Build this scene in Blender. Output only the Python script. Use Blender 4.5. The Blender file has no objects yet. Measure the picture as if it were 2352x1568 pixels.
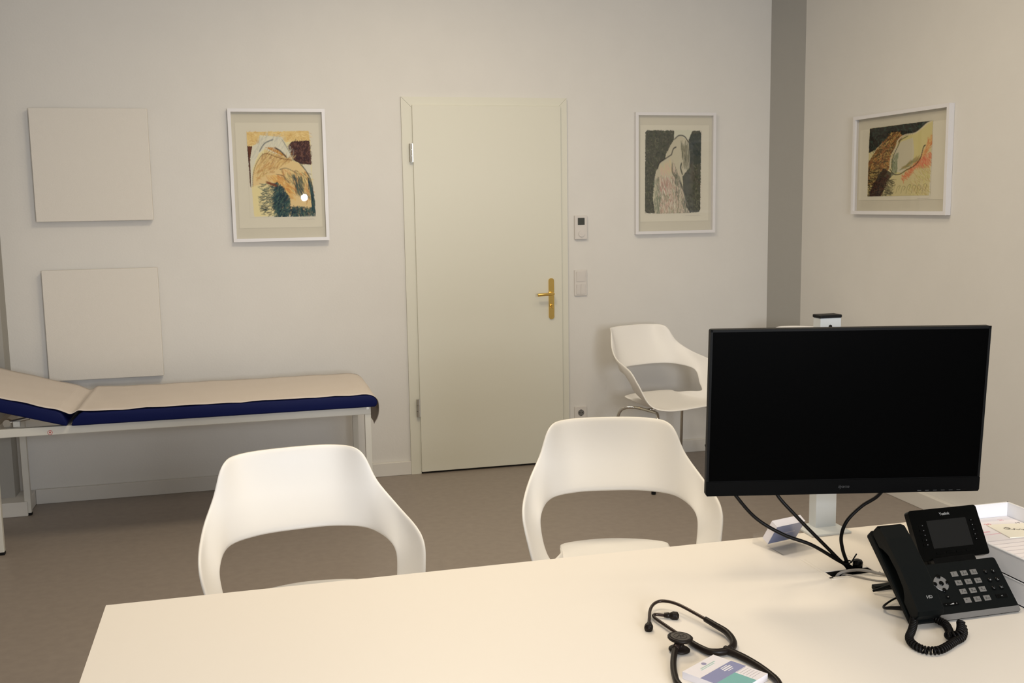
import bpy, bmesh, math, random
import numpy as np
from mathutils import Vector, Matrix

random.seed(4)
SC = bpy.context.scene
COL = SC.collection

# ------------------------------------------------------------------ camera, world, lights, exposure
def R(d): return math.radians(d)

CAMH = 1.53
def make_camera():
    f, yaw, pitch, roll = 2383.148, R(14.33858771), R(7.56274778), R(-0.91238451)
    w = Vector((math.sin(yaw) * math.cos(pitch), math.cos(yaw) * math.cos(pitch), -math.sin(pitch)))
    r0 = Vector((math.cos(yaw), -math.sin(yaw), 0)); u0 = r0.cross(w)
    r = r0 * math.cos(roll) + u0 * math.sin(roll); u = -r0 * math.sin(roll) + u0 * math.cos(roll)
    M = Matrix(((r.x, u.x, -w.x, 0), (r.y, u.y, -w.y, 0), (r.z, u.z, -w.z, CAMH), (0, 0, 0, 1)))
    cd = bpy.data.cameras.new('camera'); cd.sensor_width = 36; cd.lens = f / 2352 * 36
    cd.clip_start = 0.05
    cam = bpy.data.objects.new('camera', cd); COL.objects.link(cam); cam.matrix_world = M
    SC.camera = cam
make_camera()

W = bpy.data.worlds.new('world'); SC.world = W; W.use_nodes = True
W.node_tree.nodes['Background'].inputs[0].default_value = (1, .95, .88, 1)
W.node_tree.nodes['Background'].inputs[1].default_value = 0.0
SC.view_settings.view_transform = 'Standard'; SC.view_settings.look = 'None'
SC.view_settings.gamma = 1; SC.view_settings.exposure = 0.0
try: SC.view_settings.use_curve_mapping = False
except Exception: pass

def area(name, loc, target, sx, sy, power, color, shape='RECTANGLE', spread=math.pi):
    ld = bpy.data.lights.new(name, 'AREA'); ld.shape = shape; ld.size = sx
    if shape == 'RECTANGLE': ld.size_y = sy
    ld.energy = power; ld.color = color; ld.spread = spread
    o = bpy.data.objects.new(name, ld); COL.objects.link(o); o.location = loc
    d = Vector(target) - Vector(loc)
    o.rotation_euler = d.to_track_quat('-Z', 'Y').to_euler()
    return o
WARM = (1.0, .84, .60)
area('window_daylight', (1.04, -1.85, 1.6), (.85, 5, 1.4), 1.4, 1.4, 49, (.92, .95, 1.0), 'RECTANGLE', 1.9)
area('desk_ceiling_lamp', (.3, 1.6, 2.98), (.3, 1.6, 0), .6, .6, 12, WARM)
area('door_ceiling_lamp', (.6, 3.7, 2.98), (.6, 3.7, 0), .6, .6, 27, WARM)
area('right_ceiling_lamp', (1.9, 1.6, 2.98), (1.9, 1.6, 0), .6, .6, 8, WARM)
area('corner_ceiling_lamp', (1.9, 3.7, 2.98), (1.9, 3.7, 0), .6, .6, 9, WARM)
area('wall_ceiling_lamp', (.9, 4.6, 2.98), (.9, 4.6, 0), .6, .6, 5, WARM)
area('camera_flash', (.01, -.01, 1.63), (.9, 3.2, 1.0), .07, .07, 6, (.80, .90, 1.0), 'DISK')

# ------------------------------------------------------------------ materials
def mat(name, col, rough=.5, metal=0, spec=.5, noise=0, nscale=30, bump=0, bscale=200, coat=0):
    m = bpy.data.materials.new(name); m.use_nodes = True
    nt = m.node_tree; b = nt.nodes['Principled BSDF']
    b.inputs['Base Color'].default_value = (*col, 1); b.inputs['Roughness'].default_value = rough
    b.inputs['Metallic'].default_value = metal; b.inputs['Specular IOR Level'].default_value = spec
    if coat: b.inputs['Coat Weight'].default_value = coat
    if noise or bump:
        tc = nt.nodes.new('ShaderNodeTexCoord')
    if noise:
        n = nt.nodes.new('ShaderNodeTexNoise'); n.inputs['Scale'].default_value = nscale; n.inputs['Detail'].default_value = 6
        nt.links.new(tc.outputs['Object'], n.inputs['Vector'])
        cr = nt.nodes.new('ShaderNodeValToRGB')
        cr.color_ramp.elements[0].position = .3; cr.color_ramp.elements[1].position = .7
        cr.color_ramp.elements[0].color = (*[c * (1 - noise) for c in col], 1)
        cr.color_ramp.elements[1].color = (*[min(1, c * (1 + noise)) for c in col], 1)
        nt.links.new(n.outputs['Fac'], cr.inputs['Fac']); nt.links.new(cr.outputs['Color'], b.inputs['Base Color'])
    if bump:
        n2 = nt.nodes.new('ShaderNodeTexNoise'); n2.inputs['Scale'].default_value = bscale; n2.inputs['Detail'].default_value = 3
        nt.links.new(tc.outputs['Object'], n2.inputs['Vector'])
        bp = nt.nodes.new('ShaderNodeBump'); bp.inputs['Strength'].default_value = bump; bp.inputs['Distance'].default_value = .002
        nt.links.new(n2.outputs['Fac'], bp.inputs['Height']); nt.links.new(bp.outputs['Normal'], b.inputs['Normal'])
    return m

M = {}
M['wall'] = mat('wall_paint', (.715, .70, .67), .9, spec=.2, noise=.012, nscale=5, bump=.25, bscale=90)
M['corner_grey'] = mat('corner_wall_grey', (.37, .36, .335), .9, spec=.2, bump=.25, bscale=90)  # pier and corner chamfer, a darker grey than the walls
M['ceil'] = mat('ceiling_paint', (.85, .84, .82), .95, spec=.1)
M['floor'] = mat('linoleum', (.285, .243, .212), .42, spec=.45, noise=.06, nscale=26)
M['base'] = mat('baseboard_paint', (.70, .68, .64), .5, spec=.3)
M['door'] = mat('door_lacquer', (.70, .69, .60), .45, spec=.35, bump=.05, bscale=60)
M['brass'] = mat('polished_brass', (.83, .58, .18), .18, metal=1)
M['steel'] = mat('brushed_steel', (.55, .53, .48), .35, metal=1)
M['chrome'] = mat('chrome', (.62, .60, .56), .12, metal=1)
M['canvas'] = mat('white_canvas', (.73, .70, .65), .9, spec=.15, bump=.3, bscale=350)
M['frame'] = mat('white_frame', (.74, .73, .745), .35, spec=.4)
M['passe'] = mat('passepartout', (.62, .59, .50), .9, spec=.1)
M['art_paper'] = mat('art_paper', (.69, .66, .56), .9, spec=.1)
M['switch'] = mat('switch_plastic', (.67, .64, .61), .35, spec=.45)
M['dark'] = mat('dark_gap', (.02, .018, .015), .8, spec=.1)
M['lcd'] = mat('lcd_glass', (.05, .055, .05), .15)
M['blue'] = mat('blue_vinyl', (.006, .010, .065), .5, spec=.08)
M['paper'] = mat('crepe_paper', (.64, .58, .53), .95, spec=.05, bump=.5, bscale=260)
M['couch'] = mat('white_powder_coat', (.66, .65, .60), .4, spec=.4)
M['ply'] = mat('underside_board', (.55, .45, .33), .7)
M['rubber'] = mat('black_rubber', (.006, .006, .0065), .6, spec=.2)
M['red'] = mat('red_sticker', (.5, .03, .03), .5)
M['shell'] = mat('chair_plastic', (.89, .87, .84), .42, spec=.4)
M['desk'] = mat('desk_laminate', (.90, .84, .76), .38, spec=.35)
M['deskedge'] = mat('desk_edge', (.90, .84, .76), .45, spec=.3)
M['bezel'] = mat('monitor_plastic', (.003, .003, .003), .45, spec=.1)
M['chin'] = mat('monitor_chin', (.0018, .0018, .0018), .5, spec=.04)
M['screen'] = mat('monitor_screen', (.0006, .0006, .0006), .38, spec=.015)
M['logo'] = mat('dim_logo', (.035, .035, .035), .4)
M['white'] = mat('white_powder', (.66, .69, .70), .4, spec=.4)
M['cable'] = mat('black_cable', (.003, .0022, .002), .42, spec=.15)
M['greycable'] = mat('grey_cable', (.36, .33, .30), .5)
M['phone'] = mat('phone_plastic', (.003, .004, .004), .5, spec=.1)
M['gloss'] = mat('phone_gloss', (.001, .0012, .0012), .2, spec=.15)
M['display'] = mat('phone_display', (.010, .010, .0095), .35, spec=.15)
M['key'] = mat('grey_key', (.135, .128, .118), .45)
M['silver'] = mat('silver_strip', (.17, .165, .158), .4, metal=.25)
M['mark'] = mat('white_print', (.34, .34, .33), .5)
M['markdim'] = mat('grey_print', (.15, .155, .155), .5)
M['keyprint'] = mat('key_print', (.03, .03, .03), .5)
M['tray'] = mat('tray_plastic', (.80, .80, .82), .35, spec=.4)
M['sheet'] = mat('paper_sheet', (.82, .78, .80), .8, spec=.1)
M['note'] = mat('cream_card', (.85, .81, .70), .8, spec=.1)
M['pink'] = mat('pink_ink', (.75, .35, .42), .8)
M['redink'] = mat('red_ink', (.65, .12, .15), .8)
M['ink'] = mat('dark_ink', (.07, .06, .05), .7)
M['faint'] = mat('faint_ink', (.55, .50, .52), .8)
M['steth'] = mat('stethoscope_tube', (.010, .0065, .005), .4, spec=.2)
M['stmetal'] = mat('dark_metal', (.035, .022, .018), .28, metal=.6)
M['disc'] = mat('diaphragm', (.065, .055, .045), .35)
M['discmark'] = mat('diaphragm_print', (.015, .012, .010), .35)
M['cardwhite'] = mat('card_white', (.82, .78, .80), .6, spec=.2)
M['cardblue'] = mat('card_blue', (.27, .28, .45), .6, spec=.2)
M['cardteal'] = mat('card_teal', (.22, .46, .44), .6, spec=.2)
M['cardlogo'] = mat('card_logo', (.30, .28, .42), .6)
M['cardgreen'] = mat('card_green_text', (.40, .55, .50), .6)
M['cardslate'] = mat('card_slate', (.24, .26, .38), .5, spec=.3)

def glassy(name, tint=(1, 1, 1), gl=.06, rough=.02, fk=.6):
    m = bpy.data.materials.new(name); m.use_nodes = True; nt = m.node_tree
    for n in list(nt.nodes): nt.nodes.remove(n)
    o = nt.nodes.new('ShaderNodeOutputMaterial'); t = nt.nodes.new('ShaderNodeBsdfTransparent'); g = nt.nodes.new('ShaderNodeBsdfGlossy')
    x = nt.nodes.new('ShaderNodeMixShader'); t.inputs[0].default_value = (*tint, 1); g.inputs['Roughness'].default_value = rough
    fr = nt.nodes.new('ShaderNodeLayerWeight'); fr.inputs['Blend'].default_value = .12
    ad = nt.nodes.new('ShaderNodeMath'); ad.operation = 'MULTIPLY_ADD'; ad.inputs[1].default_value = fk; ad.inputs[2].default_value = gl
    nt.links.new(fr.outputs['Fresnel'], ad.inputs[0]); nt.links.new(ad.outputs[0], x.inputs[0])
    nt.links.new(t.outputs[0], x.inputs[1]); nt.links.new(g.outputs[0], x.inputs[2]); nt.links.new(x.outputs[0], o.inputs[0])
    return m
M['glass'] = glassy('picture_glass', gl=.035, rough=.01)
M['acrylic'] = glassy('clear_acrylic', (.993, .994, .998), gl=.05, rough=.08, fk=.05)

def vcmat(name):
    m = bpy.data.materials.new(name); m.use_nodes = True; nt = m.node_tree; b = nt.nodes['Principled BSDF']
    a = nt.nodes.new('ShaderNodeVertexColor'); a.layer_name = 'ink'
    nt.links.new(a.outputs['Color'], b.inputs['Base Color']); b.inputs['Roughness'].default_value = .9
    b.inputs['Specular IOR Level'].default_value = .1
    return m
M['drawing'] = vcmat('coloured_pencil_drawing')

# ------------------------------------------------------------------ helpers
def tag(o, label=None, cat=None, group=None, kind=None):
    if label: o['label'] = label
    if cat: o['category'] = cat
    if group: o['group'] = group
    if kind: o['kind'] = kind
    return o

def thing(name, label, cat, loc=(0, 0, 0), rot=(0, 0, 0), group=None, kind=None):
    o = bpy.data.objects.new(name, None); COL.objects.link(o); o.empty_display_size = .05
    o.location = loc; o.rotation_euler = rot
    return tag(o, label, cat, group, kind)

def part(name, V, F, m, parent=None, smooth=False, world=True, X=None):
    """mesh object; V given in world coordinates unless world=False (then in the parent's own frame)"""
    V = [Vector(v) for v in V]
    if X is not None: V = [X @ v for v in V]
    me = bpy.data.meshes.new(name)
    if parent is not None and world:
        MI = root_matrix(parent).inverted(); V = [MI @ v for v in V]
    me.from_pydata(V, [], F); me.update()
    bm = bmesh.new(); bm.from_mesh(me); bmesh.ops.recalc_face_normals(bm, faces=bm.faces); bm.to_mesh(me); bm.free()
    if smooth: me.shade_smooth()
    o = bpy.data.objects.new(name, me); COL.objects.link(o)
    for mm in (m if isinstance(m, (list, tuple)) else [m]): me.materials.append(M[mm])
    if parent is not None: o.parent = parent
    return o

def root_matrix(o):
    m = Matrix.LocRotScale(o.location, o.rotation_euler, None)
    if o.parent: m = root_matrix(o.parent) @ m
    return m

def boxg(x0, x1, y0, y1, z0, z1, bev=0, seg=2):
    bm = bmesh.new(); bmesh.ops.create_cube(bm, size=1)
    for v in bm.verts: v.co = Vector(((x0 + x1) / 2 + v.co.x * (x1 - x0), (y0 + y1) / 2 + v.co.y * (y1 - y0), (z0 + z1) / 2 + v.co.z * (z1 - z0)))
    if bev: bmesh.ops.bevel(bm, geom=bm.edges[:], offset=bev, segments=seg, affect='EDGES', profile=.5)
    V = [v.co.copy() for v in bm.verts]; F = [[v.index for v in f.verts] for f in bm.faces]
    bm.verts.index_update(); F = [[v.index for v in f.verts] for f in bm.faces]; bm.free()
    return V, F

def merge(*gs):
    V, F = [], []
    for v, f in gs:
        n = len(V); V += list(v); F += [[i + n for i in q] for q in f]
    return V, F

def box(name, x0, x1, y0, y1, z0, z1, m, parent=None, bev=0, **k):
    V, F = boxg(x0, x1, y0, y1, z0, z1, bev)
    return part(name, V, F, m, parent, **k)

def catmull(P, n=8, closed=False):
    P = [Vector(p) for p in P]; m = len(P); out = []
    rng = range(m if closed else m - 1)
    for k in rng:
        b, c = P[k], P[(k + 1) % m]
        a = P[k - 1] if (closed or k > 0) else b * 2 - c
        d = P[(k + 2) % m] if (closed or k < m - 2) else c * 2 - b
        for i in range(n):
            t = i / n
            out.append(.5 * ((2 * b) + (c - a) * t + (2 * a - 5 * b + 4 * c - d) * t * t + (3 * b - a - 3 * c + d) * t ** 3))
    if not closed: out.append(P[-1].copy())
    return out

def tubeg(P, r, seg=10, smooth_n=8, closed=False, cap=True, raw=False):
    """r: number or list per control point"""
    if isinstance(r, (list, tuple)):
        Q = catmull(P, smooth_n, closed) if not raw else [Vector(p) for p in P]
        n = len(P); rr = []
        for i in range(len(Q)):
            t = i / smooth_n if not raw else i; k = min(int(t), n - 2); q = min(1, t - k); q = q * q * (3 - 2 * q); rr.append(r[k] + (r[k + 1] - r[k]) * q)
    else:
        Q = catmull(P, smooth_n, closed) if not raw else [Vector(p) for p in P]; rr = [r] * len(Q)
    V, F = [], []; N = len(Q)
    T = []
    for i in range(N):
        a = Q[i - 1] if (i > 0 or closed) else Q[i]; b = Q[(i + 1) % N] if (i < N - 1 or closed) else Q[i]
        T.append((b - a).normalized())
    up = Vector((0, 0, 1)) if abs(T[0].z) < .9 else Vector((1, 0, 0))
    nrm = (up - T[0] * up.dot(T[0])).normalized()
    for i in range(N):
        if i: nrm = (nrm - T[i] * nrm.dot(T[i])).normalized()
        bn = T[i].cross(nrm)
        for k in range(seg):
            a = 2 * math.pi * k / seg; V.append(Q[i] + (nrm * math.cos(a) + bn * math.sin(a)) * rr[i])
    for i in range(N if closed else N - 1):
        j = (i + 1) % N
        for k in range(seg): F.append([i * seg + k, i * seg + (k + 1) % seg, j * seg + (k + 1) % seg, j * seg + k])
    if cap and not closed:
        F.append(list(range(seg))[::-1]); F.append([(N - 1) * seg + k for k in range(seg)])
    return V, F

def tube(name, P, r, m, parent=None, **k):
    kw = {q: k.pop(q) for q in ('seg', 'smooth_n', 'closed', 'cap', 'raw') if q in k}
    V, F = tubeg(P, r, **kw); return part(name, V, F, m, parent, smooth=True, **k)

def latheg(prof, seg=32, cx=0, cy=0):
    V, F = [], []; n = len(prof)
    for r, z in prof:
        for k in range(seg):
            a = 2 * math.pi * k / seg; V.append(Vector((cx + r * math.cos(a), cy + r * math.sin(a), z)))
    for i in range(n - 1):
        for k in range(seg): F.append([i * seg + k, i * seg + (k + 1) % seg, (i + 1) * seg + (k + 1) % seg, (i + 1) * seg + k])
    F.append(list(range(seg))[::-1]); F.append([(n - 1) * seg + k for k in range(seg)])
    return V, F

def prismg(poly, axis, a, b):
    """poly of 2D points extruded along axis from a to b. axis x: poly=(y,z); y: (x,z); z: (x,y)"""
    def mk(p, t): return Vector((t, p[0], p[1])) if axis == 'x' else (Vector((p[0], t, p[1])) if axis == 'y' else Vector((p[0], p[1], t)))
    n = len(poly); V = [mk(p, a) for p in poly] + [mk(p, b) for p in poly]
    F = [[i, (i + 1) % n, (i + 1) % n + n, i + n] for i in range(n)] + [list(range(n))[::-1], list(range(n, 2 * n))]
    return V, F

def rrect(x0, x1, y0, y1, r, n=5):
    P = []
    for cx, cy, a0 in ((x1 - r, y1 - r, 0), (x0 + r, y1 - r, 90), (x0 + r, y0 + r, 180), (x1 - r, y0 + r, 270)):
        for i in range(n + 1): a = R(a0 + 90 * i / n); P.append((cx + r * math.cos(a), cy + r * math.sin(a)))
    return P

def textg(s, size, shear=0, align='CENTER'):
    c = bpy.data.curves.new('t', 'FONT'); c.body = s; c.size = size; c.align_x = align; c.align_y = 'CENTER'; c.shear = shear
    c.extrude = .0001; c.resolution_u = 3
    o = bpy.data.objects.new('t', c); COL.objects.link(o)
    dg = bpy.context.evaluated_depsgraph_get(); dg.update(); me = o.evaluated_get(dg).to_mesh()
    V = [v.co.copy() for v in me.vertices]; F = [list(p.vertices) for p in me.polygons]
    o.evaluated_get(dg).to_mesh_clear(); bpy.data.objects.remove(o); bpy.data.curves.remove(c)
    return V, F

def frame_matrix(o, ex, ey):
    ex = Vector(ex).normalized(); ey = Vector(ey).normalized(); ez = ex.cross(ey)
    return Matrix(((ex.x, ey.x, ez.x, o[0]), (ex.y, ey.y, ez.y, o[1]), (ex.z, ey.z, ez.z, o[2]), (0, 0, 0, 1)))

def dup(root, loc, rotz, label):
    r = root.copy(); COL.objects.link(r); r.location = loc; r.rotation_euler = (0, 0, rotz); r['label'] = label
    for ch in list(root.children):
        c = ch.copy(); COL.objects.link(c); c.parent = r
        for g in ch.children:
            d = g.copy(); COL.objects.link(d); d.parent = c
    return r

def S(o): o['kind'] = 'structure'; return o

# ------------------------------------------------------------------ room shell
YB, XR, XL, YF, ZC = 5.787, 3.213, -2.3, -1.9, 3.1
S(box('floor', XL - .1, XR + .1, YF - .1, YB + .1, -.1, 0, 'floor'))
S(box('ceiling', XL - .1, XR + .1, YF - .1, YB + .1, ZC, ZC + .1, 'ceil'))
S(box('wall_back', XL - .1, XR + .1, YB, YB + .12, 0, ZC, 'wall'))
S(box('wall_right', XR, XR + .12, YF - .1, YB, 0, ZC, 'wall'))
S(box('wall_left', XL - .12, XL, YF - .1, YB, 0, ZC, 'wall'))
S(box('wall_front', XL, XR, YF - .12, YF, 0, ZC, 'wall'))
# grey pier in the left corner with its plinth, grey chamfer in the right corner
S(box('trim_1', XL, -1.20, 5.66, YB, 0, ZC, 'corner_grey'))
S(box('baseboard_pier', XL, -1.125, 5.55, YB - .001, 0, .075, 'base', bev=.004))
V, F = prismg([(3.106, YB), (XR, YB), (XR, 5.572)], 'z', 0, ZC); S(part('trim_2', V, F, 'corner_grey'))
V, F = prismg([(3.09, YB - .001), (XR - .001, YB - .001), (XR - .001, 5.545)], 'z', 0, .075); S(part('baseboard_corner', V, F, 'base'))
S(box('baseboard_back_left', -1.124, .867, YB - .022, YB - .0005, 0, .078, 'base', bev=.003))
S(box('baseboard_back_right', 1.819, 3.09, YB - .022, YB - .0005, 0, .078, 'base', bev=.003))
S(box('baseboard_right', XR - .030, XR - .0005, YF, 5.545, 0, .078, 'base', bev=.003))

# ------------------------------------------------------------------ door
d = thing('door_1', 'cream flat door with a brass handle, in the middle of the back wall', 'door', (.868, YB, 0), kind='structure')
del d['category']
fx0, fx1, fz = .868, 1.818, 2.12; w_ = .058
y1, y0 = YB - .0005, YB - .018
V, F = merge(
    prismg([(fx0, 0), (fx0 + w_, 0), (fx0 + w_, fz - w_ ), (fx0, fz)], 'y', y0, y1),
    prismg([(fx1 - w_, 0), (fx1, 0), (fx1, fz), (fx1 - w_, fz - w_)], 'y', y0, y1),
    prismg([(fx0 + .0012, fz), (fx1 - .0012, fz), (fx1 - w_ - .0012, fz - w_), (fx0 + w_ + .0012, fz - w_)], 'y', y0 - .0006, y1))
part('door_frame', V, F, 'door', d)
box('door_gap', fx0 + w_, fx1 - w_, YB - .006, YB - .001, .0, fz - w_, 'dark', d)
leaf = box('door_leaf', .926, 1.777, YB - .034, YB - .006, .012, 2.075, 'door', d, bev=.0025)
for z0, z1 in ((1.765, 1.867), (.335, .438)):
    h = part('hinge', *merge(*[tubeg([(.912, YB - .036, z0 + i * (z1 - z0) / 3 + .001), (.912, YB - .036, z0 + (i + 1) * (z1 - z0) / 3 - .001)], .0075, raw=True, seg=12) for i in range(3)],
             boxg(.9125, .926, YB - .036, YB - .033, z0, z1)), 'steel', d, smooth=False)
pl = part('handle_plate', *prismg(rrect(1.693, 1.725, .862, 1.100, .0155, 8), 'y', YB - .042, YB - .034), 'brass', d)
tube('door_lever', [(1.709, YB - .042, 1.012), (1.709, YB - .075, 1.012), (1.704, YB - .087, 1.012), (1.685, YB - .092, 1.012), (1.65, YB - .092, 1.011), (1.613, YB - .090, 1.009)],
     [.010, .009, .009, .0085, .009, .009], 'brass', d, seg=14)
part('thumb_turn', *merge(prismg([(1.709 + .008 * math.cos(a), .938 + .012 * math.sin(a)) for a in [R(i * 22.5) for i in range(16)]], 'y', YB - .050, YB - .042),
     boxg(1.704, 1.714, YB - .064, YB - .049, .927, .951, .003)), 'brass', d)
for z in (1.086, .876):
    part('plate_screw', *prismg([(1.709 + .004 * math.cos(a), z + .004 * math.sin(a)) for a in [R(i * 30) for i in range(12)]], 'y', YB - .0435, YB - .042), 'brass', d)

# ------------------------------------------------------------------ wall panels
def wall_panel(x0, x1, z0, z1, label):
    t = thing('wall_panel', label, 'wall panel', ((x0 + x1) / 2, YB, z0), group='blank white square wall panels')
    box('panel_board', x0, x1, YB - .042, YB - .012, z0, z1, 'canvas', t, bev=.003)
    box('spacer', x0 + .06, x1 - .06, YB - .012, YB - .0005, z0 + .06, z1 - .06, 'couch', t)
wall_panel(-1.018, -.452, 1.475, 2.045, 'blank white square wall panel, the upper of two, beside the hairy reddish drawing')
wall_panel(-1.013, -.447, .652, 1.227, 'blank white square wall panel, the lower of two, above the treatment couch')

# ------------------------------------------------------------------ drawings
def inpoly(px, py, poly):
    ins = np.zeros(px.shape, bool); n = len(poly); j = n - 1
    for i in range(n):
        xi, yi = poly[i]; xj, yj = poly[j]
        c = ((yi > py) != (yj > py)) & (px < (xj - xi) * (py - yi) / ((yj - yi) + 1e-9) + xi)
        ins ^= c; j = i
    return ins

class Sheet:
    """a small raster of pencil colour on a paper sheet, coordinates 0..1000 in both directions, y down"""
    def __init__(s, nx, ny, bg, seed):
        s.nx, s.ny = nx, ny; s.A = np.zeros((ny, nx, 3)) + np.array(bg); s.rng = np.random.default_rng(seed)
        s.X, s.Y = np.meshgrid((np.arange(nx) + .5) / nx * 1000, (np.arange(ny) + .5) / ny * 1000)
        s.jx = s.X + s.rng.normal(0, 2.5, s.X.shape); s.jy = s.Y + s.rng.normal(0, 2.5, s.X.shape)
    def fill(s, poly, col, a=1., grain=0):
        m = inpoly(s.jx, s.jy, poly); k = a * np.ones(m.shape)
        if grain: k = k * (1 - grain * s.rng.random(m.shape))
        k = (k * m)[..., None]; s.A = s.A * (1 - k) + np.array(col) * k
    def line(s, pts, col, wd=6, a=.9):
        wd = wd * 1.4; a = a * .85
        for (x0, y0), (x1, y1) in zip(pts[:-1], pts[1:]):
            dx, dy = x1 - x0, y1 - y0; L = dx * dx + dy * dy + 1e-6
            t = np.clip(((s.X - x0) * dx + (s.Y - y0) * dy) / L, 0, 1)
            dd = np.hypot(s.X - x0 - t * dx, s.Y - y0 - t * dy)
            k = (np.clip(1 - dd / wd, 0, 1) * a)[..., None]; s.A = s.A * (1 - k) + np.array(col) * k
    def curve(s, pts, col, wd=6, a=.9):
        q = catmull([(x, y, 0) for x, y in pts], 6); s.line([(v.x, v.y) for v in q], col, wd, a)
    def hatch(s, poly, cols, n, ln=60, ang=0, spread=.4, a=.5, wd=4, angf=None):
        wd = wd * 1.9; a = min(.9, a * 1.25)
        xs = [p[0] for p in poly]; ys = [p[1] for p in poly]
        c = 0; g = 0
        while c < n and g < n * 20:
            g += 1
            x = s.rng.uniform(min(xs), max(xs)); y = s.rng.uniform(min(ys), max(ys))
            if not inpoly(np.array([x]), np.array([y]), poly)[0]: continue
            an = (angf(x, y) if angf else ang) + s.rng.normal(0, spread); l = ln * s.rng.uniform(.4, 1.2)
            x1, y1 = x + math.cos(an) * l, y + math.sin(an) * l
            xa, xb = sorted((x, x1)); ya, yb = sorted((y, y1))
            i0, i1 = int(max(0, (xa - wd) / 1000 * s.nx)), int(min(s.nx, (xb + wd) / 1000 * s.nx + 2))
            j0, j1 = int(max(0, (ya - wd) / 1000 * s.ny)), int(min(s.ny, (yb + wd) / 1000 * s.ny + 2))
            if i1 <= i0 or j1 <= j0: continue
            Xs, Ys = s.X[j0:j1, i0:i1], s.Y[j0:j1, i0:i1]
            dx, dy = x1 - x, y1 - y; L = dx * dx + dy * dy + 1e-6
            t = np.clip(((Xs - x) * dx + (Ys - y) * dy) / L, 0, 1)
            dd = np.hypot(Xs - x - t * dx, Ys - y - t * dy)
            k = (np.clip(1 - dd / wd, 0, 1) * a)[..., None]; col = np.array(cols[s.rng.integers(len(cols))])
            s.A[j0:j1, i0:i1] = s.A[j0:j1, i0:i1] * (1 - k) + col * k; c += 1

def lin(r, g, b): return tuple(((c / 255) / 12.92 if c / 255 < .04045 else ((c / 255 + .055) / 1.055) ** 2.4) for c in (r, g, b))
PAPER = (.69, .66, .56)
P_ = lambda *c: lin(*c)

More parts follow.
